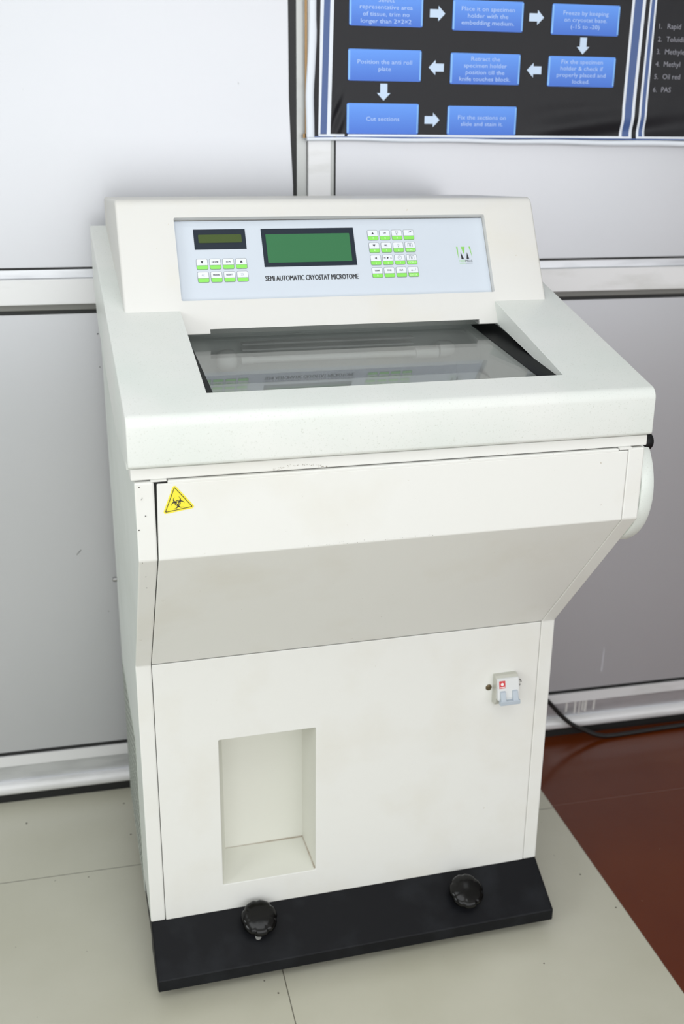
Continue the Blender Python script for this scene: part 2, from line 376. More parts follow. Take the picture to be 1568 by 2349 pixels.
# small dark specks lying on the beige floor
bm = bmesh.new()
for x, y, s_ in ((-.227, .4586, .0030), (-.0298, .4865, .0022), (-.0205, .3758, .0022), (-.1054, .2594, .0016), (.1966, -.1081, .0022), (.1785, -.0762, .0018), (.8158, .0629, .0024), (.84, -.0384, .0022), (.6537, -.1413, .0016), (.213, -.12, .0016), (.155, -.2, .0018)):
    n = 8; ph = random.random()*6; A_ = [(x+s_*cos(ph+a*2*pi/n)*random.uniform(.6, 1), y+s_*sin(ph+a*2*pi/n)*random.uniform(.6, 1)) for a in range(n)]
    prism(bm, A_, 0, .0003, 0, 'z')
o = obj('floor_specks', bm, [mat('speck', (96, 90, 80), .8)]); o['kind'] = 'stuff'; o['label'] = 'scattered dark dirt specks on the beige floor'; o['category'] = 'dirt'

# power cable along the foot of the wall
bm = bmesh.new()
tube(bm, smoothpath([(.62, .4845, .30), (.68, .508, .300), (.76, .512, .27), (.86, .512, .195), (.938, .5157, .110), (.9705, .515, .0725), (1.0, .513, .0455), (1.035, .510, .0255), (1.07, .507, .0105), (1.12, .508, .0052), (1.3, .515, .0052), (1.7, .52, .0052), (2.2, .52, .0052)]), .0052)
o = obj('power_cable', bm, 'cable', smooth=60)
o['label'] = 'black power cable running from behind the machine down to the wall foot'; o['category'] = 'cable'

# ------------------------------------------------------------------ banner on the wall
ban = bpy.data.objects.new('wall_banner', None); C.objects.link(ban); ban.location = (0, 0, 0)
ban['label'] = 'black printed flex banner with blue flow chart boxes hung on the partition'; ban['category'] = 'banner'
YB = D-.015
def wave(x, z):
    t = max(0.0, min(1.0, (1.40-z)/.05))*max(0.0, min(1.0, (x-.785)/.08))
    a = .004*t*sin((z-1.33-.16*(x-.8))*95)*exp(-((x-.95)/.28)**2)
    t2 = max(0.0, min(1.0, (1.425-z)/.04))*max(0.0, min(1.0, (.450-x)/.012))*max(0.0, min(1.0, (x-.4195)/.008))
    a += .0022*t2*sin((z-1.9*(x-.42))*120)
    return a
def BF(x, z, h): return (x, YB-h-wave(x, z), z)
Z0b, Z1b, X0b, X1b = 1.3335, 2.05, .3885, 2.1
bm = bmesh.new()
xs = [X0b+(.42-X0b)*i/3 for i in range(3)]+[.42+.03*i/14 for i in range(14)]+[.45+(1.25-.45)*i/90 for i in range(90)]+[1.25+(X1b-1.25)*i/6 for i in range(7)]
zs = [Z0b+(1.43-Z0b)*i/36 for i in range(36)]+[1.43+(Z1b-1.43)*i/8 for i in range(9)]
V = [[bm.verts.new(BF(x, z, 0)) for z in zs] for x in xs]; V2 = None
for i in range(len(xs)-1):
    for j in range(len(zs)-1): bm.faces.new((V[i][j], V[i+1][j], V[i+1][j+1], V[i][j+1])).material_index = 0
h1, h2 = .0004, .0008
def strip(p, mi, h=h1): poly2(bm, p, BF, h, mi)
def vline(xb0, xb1, xt0, xt1, mi, h=h1, zb=1.3395):      # xb at z=zb, xt at z=1.56; goes on to the top
    k = (Z1b-zb)/(1.56-zb)
    n = 150
    for i in range(n):
        a, b = i/n*k, (i+1)/n*k
        strip([(xb0+(xt0-xb0)*a, zb+(1.56-zb)*a), (xb1+(xt1-xb1)*a, zb+(1.56-zb)*a), (xb1+(xt1-xb1)*b, zb+(1.56-zb)*b), (xb0+(xt0-xb0)*b, zb+(1.56-zb)*b)], mi, h)
vline(.3972, .4012, .4012, .4075, 1); vline(.4012, .4132, .4075, .4188, 2); vline(.4132, .4200, .4188, .4255, 1)
vline(.9955, 1.0010, .9968, 1.0020, 1); vline(1.0010, 1.0155, 1.0020, 1.0185, 2); vline(1.0155, 1.0215, 1.0185, 1.0245, 1)
vline(1.0310, 1.0360, 1.0330, 1.0365, 1); vline(1.0360, 1.0440, 1.0365, 1.0435, 2); vline(1.0440, 1.0480, 1.0435, 1.0470, 1)
def hline(z0, z1, x0, x1, mi, h=h1):
    n = 40
    for i in range(n):
        a, b = x0+(x1-x0)*i/n, x0+(x1-x0)*(i+1)/n
        strip([(a, z0), (b, z0), (b, z1), (a, z1)], mi, h)
hline(1.3362, 1.3400, .3975, 1.0215, 1); hline(1.3362, 1.3400, 1.031, X1b, 1); hline(1.3338, 1.3362, .3885, X1b, 2)
for z, n_, s in ((1.5375, '1.', 'Rapid'), (1.515, '2.', 'Toluidine'), (1.493, '3.', 'Methylene'), (1.471, '4.', 'Methyl'), (1.449, '5.', 'Oil red'), (1.4255, '6.', 'PAS')):
    text2(bm, n_, BF, h2, 3, x0=1.0565, base=z-.004, cap=.0088); text2(bm, s, BF, h2, 3, x0=1.0740, base=z-.004, cap=.0092)
sheet = obj('banner_sheet', bm, ['flex_black', 'flex_white', 'flex_blue', 'flex_list'], ban, recalc=False)
for p in sheet.data.polygons: p.use_smooth = p.material_index == 0
def chart_box(x0, x1, z0, z1, lines, cap=.0072, pitch=.0115):
    bm = bmesh.new()
    poly2(bm, rrect(x0, x1, z0, z1, .003), BF, .0009, 0)
    for a, b in ((x0+.0006, x0+.0040), (x1-.0032, x1-.0006)): poly2(bm, rrect(a, b, z0+.002, z1-.002, .0012, 3), BF, .0012, 1)
    n = len(lines); zc = (z0+z1)/2+(n-1)*pitch/2-cap*.5
    for i, s in enumerate(lines): text2(bm, s, BF, .0012, 2, cx=(x0+x1)/2, base=zc-i*pitch, cap=cap, maxw=(x1-x0)-.014, wide=1.22)
    o = obj('chart_box', bm, ['flex_box', 'flex_edge', 'flex_text'], sheet, recalc=False)
    o['label'] = 'blue printed box reading '+' '.join(lines)
chart_box(.4528, .5890, 1.5225, 1.5745, ['Select', 'representative area', 'of tissue, trim no', 'longer than 2\u00d72\u00d72'])
chart_box(.6450, .7812, 1.5195, 1.5705, ['Place it on specimen', 'holder with the', 'embedding medium.'])
chart_box(.8372, .9732, 1.5175, 1.5700, ['Freeze by keeping', 'on cryostat base.', '(-15 to -20)'])
chart_box(.4515, .5888, 1.4315, 1.4845, ['Position the anti roll', 'plate'])
chart_box(.6445, .7806, 1.4290, 1.4822, ['Retract the', 'specimen holder', 'position till the', 'knife touches block.'])
chart_box(.8366, .9730, 1.4280, 1.4810, ['Fix the specimen', 'holder & check if', 'properly placed and', 'locked.'])
chart_box(.4500, .5865, 1.3405, 1.3936, ['Cut sections'])
chart_box(.6425, .7792, 1.3403, 1.3912, ['Fix the sections on', 'slide and stain it.'])
def arrow(cx, cz, ang):
    bm = bmesh.new(); s = .0145
    P_ = [(-s, -.0068), (.0015, -.0068), (.0015, -.0128), (s, 0), (.0015, .0128), (.0015, .0068), (-s, .0068)]
    a = radians(ang); poly2(bm, [(cx+u*cos(a)-v*sin(a), cz+u*sin(a)+v*cos(a)) for u, v in P_], BF, .0010, 0)
    o = obj('arrow', bm, 'flex_arrow', sheet, recalc=False)
    if cos(a) > .9 or cos(a) < -.9: pass
for cx, cz, an in ((.6165, 1.5465, 0), (.8075, 1.5455, 0), (.9040, 1.4995, -90), (.8090, 1.4555, 180), (.6175, 1.4563, 180), (.5190, 1.4128, -90), (.6130, 1.3661, 0)): arrow(cx, cz, an)
# rolled white border tubes and the batten behind
bm = bmesh.new()
P_ = rrect(YB-.006, YB+.006, -.0065, .0065, .005, 5)
n = 40
rings = []
for i in range(n+1):
    z = 1.334+(2.05-1.334)*i/n; s = .0075 if z < 1.52 else .0068
    xc = .3826 + (.0042 if z > 1.50 else .0042*max(0, (z-1.42)/.08)) - .0012*exp(-((z-1.40)/.03)**2)
    rings.append([bm.verts.new((xc+v*s/.0065, u, z)) for u, v in P_])
for a, b in zip(rings, rings[1:]):
    for k in range(len(P_)): bm.faces.new((a[k], a[(k+1) % len(P_)], b[(k+1) % len(P_)], b[k]))
bm.faces.new(rings[0]); bm.faces.new(rings[-1])
obj('side_roll', bm, 'flex_white', ban, smooth=50)
bm = bmesh.new(); rings = []
Q_ = rrect(YB-.006, YB+.006, -.0060, .0035, .004, 5)
for i in range(61):
    x = .376+(X1b-.376)*i/60; dz = -.0035*min(1, max(0, (x-.45)/.6))+.0006*sin(x*31)
    sc_ = .65+.45*min(1, max(0, (x-.45)/.6))
    rings.append([bm.verts.new((x, u, 1.3322+dz+v*sc_)) for u, v in Q_])
for a, b in zip(rings, rings[1:]):
    for k in range(len(Q_)): bm.faces.new((a[k], a[(k+1) % len(Q_)], b[(k+1) % len(Q_)], b[k]))
bm.faces.new(rings[0]); bm.faces.new(rings[-1])
obj('bottom_roll', bm, 'flex_white', ban, smooth=50)
bm = bmesh.new(); box(bm, .3735, .3775, YB+.003, D-.0125, 1.3335, 2.05); box(bm, .370, .3775, YB+.004, D-.0125, 1.333, 1.340)
obj('wood_batten', bm, 'batten', ban)

# ------------------------------------------------------------------ the cryostat microtome
W = .70
root = bpy.data.objects.new('cryostat_microtome', None); C.objects.link(root); root.rotation_euler = (0, 0, PSI)
root['label'] = 'tall cream laboratory cryostat microtome with sloping lid and black plinth'; root['category'] = 'laboratory machine'
zb, z1, dB, z2, z3 = .090, .5708, .2226, .832, .9350
YR = .455
# body: two side panels, back, inner shell
prof = [(0, zb), (0, z1), (-dB, z2), (-dB, .9365), (-.016, .9365), (.065, .950), (.2, .985), (.367, 1.025), (YR, 1.075), (YR, zb)]
inner = [(.10, zb+.004), (.10, z1+.02), (-dB+.03, z2+.01), (-dB+.03, .80), (YR-.004, .80), (YR-.004, zb+.004)]
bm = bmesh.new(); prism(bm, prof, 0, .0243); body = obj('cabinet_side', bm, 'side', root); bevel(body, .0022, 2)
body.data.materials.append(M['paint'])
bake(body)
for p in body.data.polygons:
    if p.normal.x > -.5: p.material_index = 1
bm = bmesh.new(); prism(bm, prof, W-.0250, W); o = obj('cabinet_side', bm, 'paint', root); bevel(o, .0022, 2)
bm = bmesh.new(); prism(bm, inner, .0245, W-.0252); box(bm, .0245, W-.0252, YR-.008, YR-.002, .80, 1.02); obj('inner_shell', bm, 'gap', root)
# tray frame under the lid
bm = bmesh.new(); box(bm, -.0035, W+.0042, -.2195, -.185, .9385, .9535); o = obj('tray_frame', bm, ['paint'], root); bevel(o, .0018, 3)
bm = bmesh.new()
for i in range(90):                                # chipped paint specks in an arc along the frame
    t = random.random(); x = .175+.072*t+random.gauss(0, .001); z = .9402+.0050*sin(pi*t)+random.gauss(0, .0007)-.001*t; s = random.uniform(.00012, .0005)
    prism(bm, [(x-s, z-s*.5), (x+s, z-s*.4), (x+s*.6, z+s*.6), (x-s*.7, z+s*.5)], -.2198, -.2194, 0, 'y')
o = obj('paint_chips', bm, [mat('chip_brown', (128, 118, 100), .8)], root); o['kind'] = 'stuff'
bm = bmesh.new()
for i in range(26):
    t = random.random(); x = .20+.20*t+random.gauss(0, .004); z = .8345+random.gauss(0, .0012); s = random.uniform(.00012, .0004)
    prism(bm, [(x-s, z-s*.5), (x+s, z-s*.4), (x+s*.6, z+s*.6), (x-s*.7, z+s*.5)], -dB-.0012, -dB-.0008, 0, 'y')
for x, z, s in ((.006, .931, .001), (.009, .917, .0006), (.012, .893, .0009), (.003, .875, .0012), (.010, .80, .0006), (.012, .775, .0006), (.008, .915, .0006), (.005, .83, .0005)):
    yy = -dB if z > z2 else -dB+(z2-z)*dB/(z2-z1)
    prism(bm, [(x-s, z-s*.5), (x+s, z-s*.4), (x+s*.6, z+s*.6), (x-s*.7, z+s*.5)], yy-.0008, yy+.0015, 0, 'y')
o = obj('paint_chips', bm, [mat('chip_dark', (70, 64, 56), .8)], root); o['kind'] = 'stuff'
# upper access door, bent panel; left gap widens to the top
def bent(xl_top, xl2, xl1, xr_top, xr2, xr1):
    bm = bmesh.new(); t = .010
    rows = [((xl_top, xr_top), -dB-.0006, z3-.0012), ((xl2, xr2), -dB-.0006, z2), ((xl1, xr1), -.0006, z1+.0008)]
    nrm = [(0, 1, 0), (0, .85, -.2), (0, .85, .5)]
    F = [[bm.verts.new((x, y, z)) for x in xx] for xx, y, z in rows]
    B = [[bm.verts.new((x, y+n_[1]*t, z+n_[2]*t*.4)) for x in xx] for (xx, y, z), n_ in zip(rows, nrm)]
    for i in range(2):
        bm.faces.new((F[i][0], F[i][1], F[i+1][1], F[i+1][0])); bm.faces.new((B[i][0], B[i+1][0], B[i+1][1], B[i][1]))
        bm.faces.new((F[i][0], F[i+1][0], B[i+1][0], B[i][0])); bm.faces.new((F[i][1], B[i][1], B[i+1][1], F[i+1][1]))
    bm.faces.new((F[0][0], B[0][0], B[0][1], F[0][1])); bm.faces.new((F[2][0], F[2][1], B[2][1], B[2][0]))
    return bm
bm = bent(.0278, .0254, .0250, .6744, .6744, .6742)
box(bm, .0410, .6600, -dB-.0006, -dB+.009, z3-.003, .9372)
door = obj('access_door', bm, 'paint', root, recalc=True); bevel(door, .0014, 2)
bm = bmesh.new(); box(bm, .0205, .0400, -dB-.0002, -dB+.02, .9366, .9386); obj('frame_tab', bm, 'paint', root)
bm = bmesh.new(); box(bm, .6610, .6795, -dB-.0002, -dB+.02, .9352, .9386); obj('frame_tab', bm, 'paint', root)
bm = bmesh.new(); box(bm, .0246, .0410, -dB+.001, -dB+.012, .9330, .9367); box(bm, .0246, .0278, -dB+.004, -dB+.012, .86, .936)
obj('door_gap_shade', bm, 'gap', root)  # dark strips painted as the shade inside the open door gap
# lower door with niche
bm = bmesh.new(); box(bm, .0252, .6742, -.0006, .012, zb+.0006, z1-.0006); ld = obj('lower_door', bm, 'paint', root)
bm = bmesh.new(); prism(bm, rrect(.1235, .2843, .1425, .4232, .002, 3), -.02, .03, 0, 'y'); cut = obj('cutter', bm, 'paint')
cut.matrix_world = root.matrix_world
bpy.context.view_layer.update(); cut.matrix_world = Matrix.Rotation(PSI, 4, 'Z')
cutby(ld, [cut]); bevel(ld, .0014, 2)
bm = bmesh.new()
a = rrect(.1229, .2849, .1419, .4238, .002, 3); b = rrect(.1402, .2808, .1515, .4130, .002, 3)
A = [bm.verts.new((x, .0008, z)) for x, z in a]; B = [bm.verts.new((x, .085, z)) for x, z in b]; n = len(a)
for i in range(n): bm.faces.new((A[i], A[(i+1) % n], B[(i+1) % n], B[i]))
bm.faces.new(B)
nich = obj('niche', bm, 'niche', ld, recalc=False)
for p in nich.data.polygons: p.use_smooth = False
sm = nich.modifiers.new('thick', 'SOLIDIFY'); sm.thickness = .0012; sm.offset = 0
# rear vent grille on the left side
bm = bmesh.new(); box(bm, -.0008, .001, .12, .44, .06, .37, 0)
for j in range(20):
    for i in range(9):
        y = .135+.034*i; z = .072+.0148*j
        if y > .12+ (0.37-z)*-0.0+.0: box(bm, -.0011, -.0007, y, y+.022, z, z+.0055, 1)
o = obj('vent_grille', bm, [mat('vent_plate', (200, 206, 198), .6), 'vent_dark'], root); o['label'] = 'dusty slotted vent grille on the side'
bm = bmesh.new(); lathe(bm, [(0, .009), (.004, .008), (.005, .004), (.005, 0), (.0, 0)], (0, YR-.006, .53), (-1, 0, 0), 16); obj('screw', bm, 'steel', root, smooth=40)

# lid: sloping slab with rounded nose, window recess cut into it
sl = math.tan(radians(14.2164))
def ztop(y): return 1.0187+(y+.2277)*sl
R = .016
# rounded front top edge
cy, cz = -.2277+R, None
ang_end = 90+14.2164
# centre of the arc tangent to x=front and slope
cz = ztop(cy) - R/cos(radians(14.2164))
arc = [(cy+R*cos(radians(a)), cz+R*sin(radians(a))) for a in [180-(180-ang_end)*k/8 for k in range(9)]]
YL = .446
lp = [(-.2277+.003, .9555), (-.2277, .9585)]+arc+[(YL, ztop(YL)), (YL, 1.088), (.367, 1.030), (.2, .989), (.065, .954), (-.016, .9435), (-.19, .9435), (-.19, .9555)]
bm = bmesh.new(); prism(bm, lp, -.0065, W+.0062); lid = obj('lid', bm, 'lid', root); bevel(lid, .007, 4, 35); bake(lid)
def zg(y): return 1.0250+.193*(y+.1406)
s1, c1 = sin(radians(28.61)), cos(radians(28.61))
def CPt(s): return (.0809+s*s1, 1.0969+s*c1)       # point on the console front plane, s measured up from the lid
RW = Matrix.Rotation(PSI, 4, 'Z')
def cutter(poly, x0, x1):
    bm = bmesh.new(); prism(bm, poly, x0, x1); c = obj('cutter', bm, 'lid'); c.matrix_world = RW; return c
lp_ = CPt(-.0375)
c1_ = cutter([(-.1713, 1.20), (-.1713, zg(-.1713)-.0012), (lp_[0]+.003, lp_[1]-.0012), (CPt(.06)[0]+.003, CPt(.06)[1]), (CPt(.06)[0]+.003, 1.20)], .1000, .5920)
c2_ = cutter([(-.188, .90), (-.188, zg(-.188)-.0006), (.063, zg(.063)-.0006), (.165, 1.072), (.165, .90)], .088, .606)
nt_ = CPt(-.0292)
c3p = [(.02, 1.05), (.02, nt_[1]), nt_, (.13, nt_[1]), (.13, 1.05)]
c3_ = cutter(c3p, .1410, .5620)
cutby(lid, [c1_, c2_, c3_])
lid.data.materials.clear(); lid.data.materials.append(M['lid'])
for p in lid.data.polygons: p.use_smooth = True
lid.data.set_sharp_from_angle(angle=radians(25))
# glass pane and black frame strips
def zp(y): return 1.0520+.110*(y-.063)
def slope_box(bm, x0, x1, y0, y1, top, th, mi=0):
    prism(bm, [(y0, zp(y0)-top), (y1, zp(y1)-top), (y1, zp(y1)-top-th), (y0, zp(y0)-top-th)], x0, x1, mi)
bm = bmesh.new(); slope_box(bm, .0895, .6045, -.1765, .110, .0006, .003); obj('window_pane', bm, 'glass', root)
for gx0, gx1 in ((.5640, .6045), (.0895, .1110)):
    bm = bmesh.new(); slope_box(bm, gx0, gx1, -.1760, .105, -.0002, .0009); obj('window_gasket', bm, [M['gasket_dark']], root)
# cold chamber seen through the pane
bm = bmesh.new()
x0, x1, y0, y1, zf, zt = .0885, .6055, -.1885, .1645, .80, .965
T = .003
for b_ in ((x0-T, x0, y0-T, y1+T, zf, zt), (x1, x1+T, y0-T, y1+T, zf, zt), (x0, x1, y0-T, y0, zf, zt-.015), (x0, x1, y1, y1+T, zf, zt), (x0-T, x1+T, y0-T, y1+T, zf-T, zf)): box(bm, *b_)
obj('cold_chamber', bm, 'chamber', root)
lamp = bpy.data.objects.new('chamber_lamp', None); C.objects.link(lamp); lamp.parent = root
YT = .125
bm = bmesh.new(); tube(bm, [(.20, YT, 1.0105), (.515, YT, 1.0105)], .0055, 16); obj('lamp_tube', bm, 'tube', lamp, smooth=60)
bm = bmesh.new(); tube(bm, [(.196, YT, 1.0105), (.214, YT, 1.0105)], .0068, 16); obj('lamp_cap', bm, 'socket', lamp, smooth=60)
bm = bmesh.new(); tube(bm, [(.478, YT, 1.0105), (.516, YT, 1.0105)], .0095, 16)
obj('lamp_cap', bm, 'socket', lamp, smooth=60)
bm = bmesh.new()
lathe(bm, [(0, -.022), (.010, -.021), (.016, -.015), (.018, -.004), (.016, .006), (.009, .010), (0, .010)], (.180, YT+.008, 1.010), (1, 0, 0), 24)
obj('lamp_socket', bm, 'socket', lamp, smooth=50); bm = bmesh.new()
lathe(bm, [(0, .020), (.010, .019), (.0135, .013), (.0145, 0), (.0135, -.006), (0, -.006)], (.526, YT+.008, 1.014), (1, 0, 0), 24)
obj('lamp_socket', bm, 'socket', lamp, smooth=50)
bm = bmesh.new(); box(bm, .200, .480, YT+.012, YT+.030, 1.022, 1.0255); box(bm, .200, .480, YT+.012, YT+.030, 1.0315, 1.0345); o = obj('lamp_rail', bm, 'socket', lamp); bevel(o, .001, 2)

# console housing on the lid
cp = [CPt(-.012)]+[]
R2 = .010
ft = Vector(CPt(.17268)); 
# rounded front top edge between the leaning front and the nearly level top
topdir = Vector((.446-.1636, 1.236-1.2485)).normalized(); frdir = Vector((-s1, -c1))
tl = .011
arc2 = []
p0 = ft+frdir*tl; p2 = ft+topdir*tl
for k in range(7):
    t = k/6; arc2.append(tuple((1-t)**2*p0+2*t*(1-t)*ft+t*t*p2))
poly = [CPt(-.0377)]+arc2+[(.440, 1.2363), (.446, 1.230), (.446, ztop(.446)-.012), (.165, 1.0745)]
bm = bmesh.new(); prism(bm, poly, .0201, .6799); con = obj('console_housing', bm, 'console', root); bevel(con, .0042, 4, 40); bake(con)
def CF(x, s, h=0.0):                                # console plane frame, h out of the surface
    return (x, .0809+s*s1-h*c1, 1.0969+s*c1+h*s1)
def cf_box(name, x0, x1, s0, s1_, h0, h1, m):
    bm = bmesh.new(); slab2(bm, rrect(x0, x1, s0, s1_, .0025, 4), CF, h0, h1, 0); return obj(name, bm, m)
c = cf_box('cutter', .1036, .5945, .0150, .1440, -.012, .05, 'console'); c.matrix_world = RW
cutby(con, [c, cutter(c3p, .1410, .5620)])
for p in con.data.polygons: p.use_smooth = True
con.data.set_sharp_from_angle(angle=radians(25))
con.data.materials.clear(); con.data.materials.append(M['console'])
# control panel
bm = bmesh.new(); slab2(bm, [(.1042, .0156), (.5939, .0156), (.5939, .1425), (.1042, .1425)], CF, -.0118, -.0100, 0)
text2(bm, 'SEMI AUTOMATIC CRYOSTAT MICROTOME', CF, -.0098, 1, x0=.2335, x1=.3787, base=.0462, cap=.0082, bold=.055)
slab2(bm, [(.1042, .1425), (.5939, .1425), (.5939, .1438), (.1042, .1438)], CF, -.0118, -.0116, 1)  # dark strip paints the shade in the gap above the panel
pan = obj('control_panel', bm, ['panel', 'ink'], root, recalc=False)
HB = -.0099
bm = bmesh.new(); slab2(bm, [(.1318, .0976), (.2098, .0976), (.2098, .1292), (.1318, .1292)], CF, HB, HB+.0003, 0)
poly2(bm, rrect(.1385, .2035, .1078, .1208, .0015), CF, HB+.0006, 1); o = obj('display', bm, ['lcd_frame', 'lcd_small'], pan, recalc=False); o['label'] = 'small dark olive display'
bm = bmesh.new(); slab2(bm, [(.2341, .0682), (.3790, .0682), (.3790, .1290), (.2341, .1290)], CF, HB, HB+.0003, 0)
poly2(bm, rrect(.2405, .3718, .0747, .1200, .001), CF, HB+.0006, 1); o = obj('display', bm, ['lcd_frame', 'lcd_big'], pan, recalc=False); o['label'] = 'large green display'
def key(x0, s0, top='', bottom='', icon=None):
    wk, hk = .0171, .0168; bm = bmesh.new(); H0 = HB+.0004
    slab2(bm, rrect(x0, x0+wk, s0, s0+hk, .0024, 4), CF, HB, H0, 0)
    inn = rrect(x0+.0005, x0+wk-.0005, s0+.0005, s0+hk-.0005, .0020, 4)
    poly2(bm, inn, CF, H0+.0001, 1)
    zs_ = s0+.0064
    g = [(u, v) for u, v in inn if v < zs_]
    left = min(g, key=lambda p: (p[0], -p[1])); 
    poly2(bm, [(x0+.0005, zs_)]+[p for p in inn if p[1] < s0+.003]+[(x0+wk-.0005, zs_)], CF, H0+.0002, 2)
    poly2(bm, [(x0+.0005, zs_), (x0+wk-.0005, zs_), (x0+wk-.0005, zs_+.0004), (x0+.0005, zs_+.0004)], CF, H0+.0003, 0)
    cx, cs = x0+wk/2, s0+.0115; Hh = H0+.0004
    def P2(pts, mi=3): poly2(bm, pts, CF, Hh, mi)
    t = .0021
    if icon == 'up': P2([(cx-t, cs-t*.8), (cx+t, cs-t*.8), (cx, cs+t)])
    elif icon == 'down': P2([(cx-t, cs+t*.8), (cx, cs-t), (cx+t, cs+t*.8)])
    elif icon == 'left': P2([(cx-t*.7, cs), (cx+t*.9, cs-t), (cx+t*.9, cs+t)])
    elif icon in ('ll', 'rr'):
        sg = 1 if icon == 'll' else -1
        for k in (-1, 1):
            ox = cx+k*.0012
            for q in (1, -1): P2([(ox-sg*.001, cs), (ox+sg*.001, cs+q*.0018), (ox+sg*.0014, cs+q*.0018), (ox-sg*.0005, cs)], 4)
    elif icon == 'enter':
        P2([(cx-.004, cs-.0008), (cx-.0015, cs-.0020), (cx-.0015, cs+.0004)]); P2([(cx-.0015, cs-.001), (cx+.004, cs-.001), (cx+.004, cs-.0006), (cx-.0015, cs-.0006)])
        P2([(cx+.0036, cs-.001), (cx+.004, cs-.001), (cx+.004, cs+.0032), (cx+.0036, cs+.0032)])
    elif icon == 'bulb':
        ring2(bm, [(cx+.0022*cos(a*pi/9), cs+.0010+.0022*sin(a*pi/9)) for a in range(18)], [(cx+.0018*cos(a*pi/9), cs+.0010+.0018*sin(a*pi/9)) for a in range(18)], CF, Hh, 4)
        P2([(cx-.0008, cs-.0032), (cx+.0008, cs-.0032), (cx+.0008, cs-.0014), (cx-.0008, cs-.0014)], 3)
    elif icon == 'brush':
        P2([(cx-.001, cs), (cx+.004, cs+.0012), (cx+.0062, cs+.0038), (cx+.003, cs+.0030)], 4)
    elif icon == 'spray':
        for k in range(7):
            a = pi*k/6; P2([(cx+.0012*cos(a)-.0002, cs-.001+.0012*sin(a)), (cx+.0012*cos(a)+.0002, cs-.001+.0012*sin(a)), (cx+.0040*cos(a), cs-.001+.0040*sin(a))], 4)
        P2([(cx-.0006, cs-.003), (cx+.0006, cs-.003), (cx+.0003, cs-.001), (cx-.0003, cs-.001)], 4)
    elif icon == 'door':
        for a_, b_, c_, d_ in ((-.0040, -.0034, -.003, .0032), (-.0012, -.0006, -.003, .0032), (.0006, .0012, -.003, .0032), (.0034, .0040, -.003, .0032), (-.004, -.0006, .0027, .0032), (.0006, .004, .0027, .0032), (-.0012, .0012, -.0006, 0)):
            P2([(cx+a_, cs+c_), (cx+b_, cs+c_), (cx+b_, cs+d_), (cx+a_, cs+d_)], 4)
    elif icon == 'clock':
        ring2(bm, [(cx+.0033*cos(a*pi/12), cs+.0033*sin(a*pi/12)) for a in range(24)], [(cx+.0029*cos(a*pi/12), cs+.0029*sin(a*pi/12)) for a in range(24)], CF, Hh, 4)
        P2([(cx-.0002, cs), (cx+.0002, cs), (cx+.0002, cs+.0020), (cx-.0002, cs+.0020)], 4); P2([(cx-.0014, cs), (cx, cs), (cx, cs+.0003), (cx-.0014, cs+.0003)], 4)
    elif icon == 'ma':
        text2(bm, 'M', CF, Hh, 3, cx=cx-.0048, base=cs-.0012, cap=.0024, bold=.03); text2(bm, 'A', CF, Hh, 3, cx=cx+.0052, base=cs-.0012, cap=.0024, bold=.03)
        P2([(cx-.0012, cs-.0020), (cx+.0018, cs), (cx-.0012, cs+.0020)])
    if top: text2(bm, top, CF, Hh, 3, cx=cx, base=cs-.0012, cap=.0025, bold=.045, maxw=.0125)
    if bottom: text2(bm, bottom, CF, H0+.0004, 5, cx=cx, base=s0+.0019, cap=.0030, bold=.035, maxw=.0125)
    o = obj('key', bm, ['key_line', 'key_white', 'key_green', 'ink', 'ink_grey', 'ink_pale'], pan, recalc=False)
    return o
px = .01965
for j, row in enumerate(((('', 'down'), ('HOME', None), ('D-M', None), ('', 'up')), (('', 'll'), ('MODE', None), ('RESET', None), ('', 'rr')))):
    for i, (tx, ic) in enumerate(row): key(.1318+px*i, .0662-.0202*j, tx, '', ic)
kp = [[('', '7', 'up'), ('UV', '8', None), ('', '9', 'bulb'), ('', '', 'brush')],
      [('', '4', 'down'), ('PEL', '5', None), ('', '6', 'spray'), ('', 'COM-2', 'door')],
      [('', '1', 'left'), ('', '2', 'ma'), ('', '3', 'clock'), ('', 'COM-1', 'door')],
      [('TEMP', '0', None), ('TIME', '', None), ('CLR', '', None), ('', 'ENTER', 'enter')]]
for j, row in enumerate(kp):
    for i, (tx, bt, ic) in enumerate(row): key(.4010+.01950*i, .1076-.02030*j, tx, bt, ic)
# maker's emblem
bm = bmesh.new()
lx, ls, k = .5440, .0740, .0250
def LP(pts, mi): poly2(bm, [(lx+u*k, ls+v*k) for u, v in pts], CF, HB+.0002, mi)
LP([(.0, .82), (.10, .82), (.075, .0)], 0); LP([(.31, .82), (.58, .82), (.46, .32)], 0); LP([(.84, .82), (.94, .82), (1.0, .1)], 0)
LP([(.26, .0), (.44, .0), (.25, .46)], 1); LP([(.60, .0), (.78, .0), (.68, .46)], 1)
text2(bm, 'MEDI', CF, HB+.0002, 2, x0=.5467, x1=.5562, base=.0695, cap=.0030, bold=.01); text2(bm, 'MEAS', CF, HB+.0002, 1, x0=.5566, x1=.5685, base=.0695, cap=.0030, bold=.02)
for i in range(14):
    x = .5470+i*.00155; poly2(bm, [(x, .0668), (x+.0011, .0668), (x+.0011, .0678), (x, .0678)], CF, HB+.0002, 2 if i < 7 else 3)
o = obj('emblem', bm, [mat('emblem_green', (140, 208, 96), .4), 'ink', mat('emblem_pale', (170, 222, 150), .4), 'ink_grey'], pan, recalc=False)

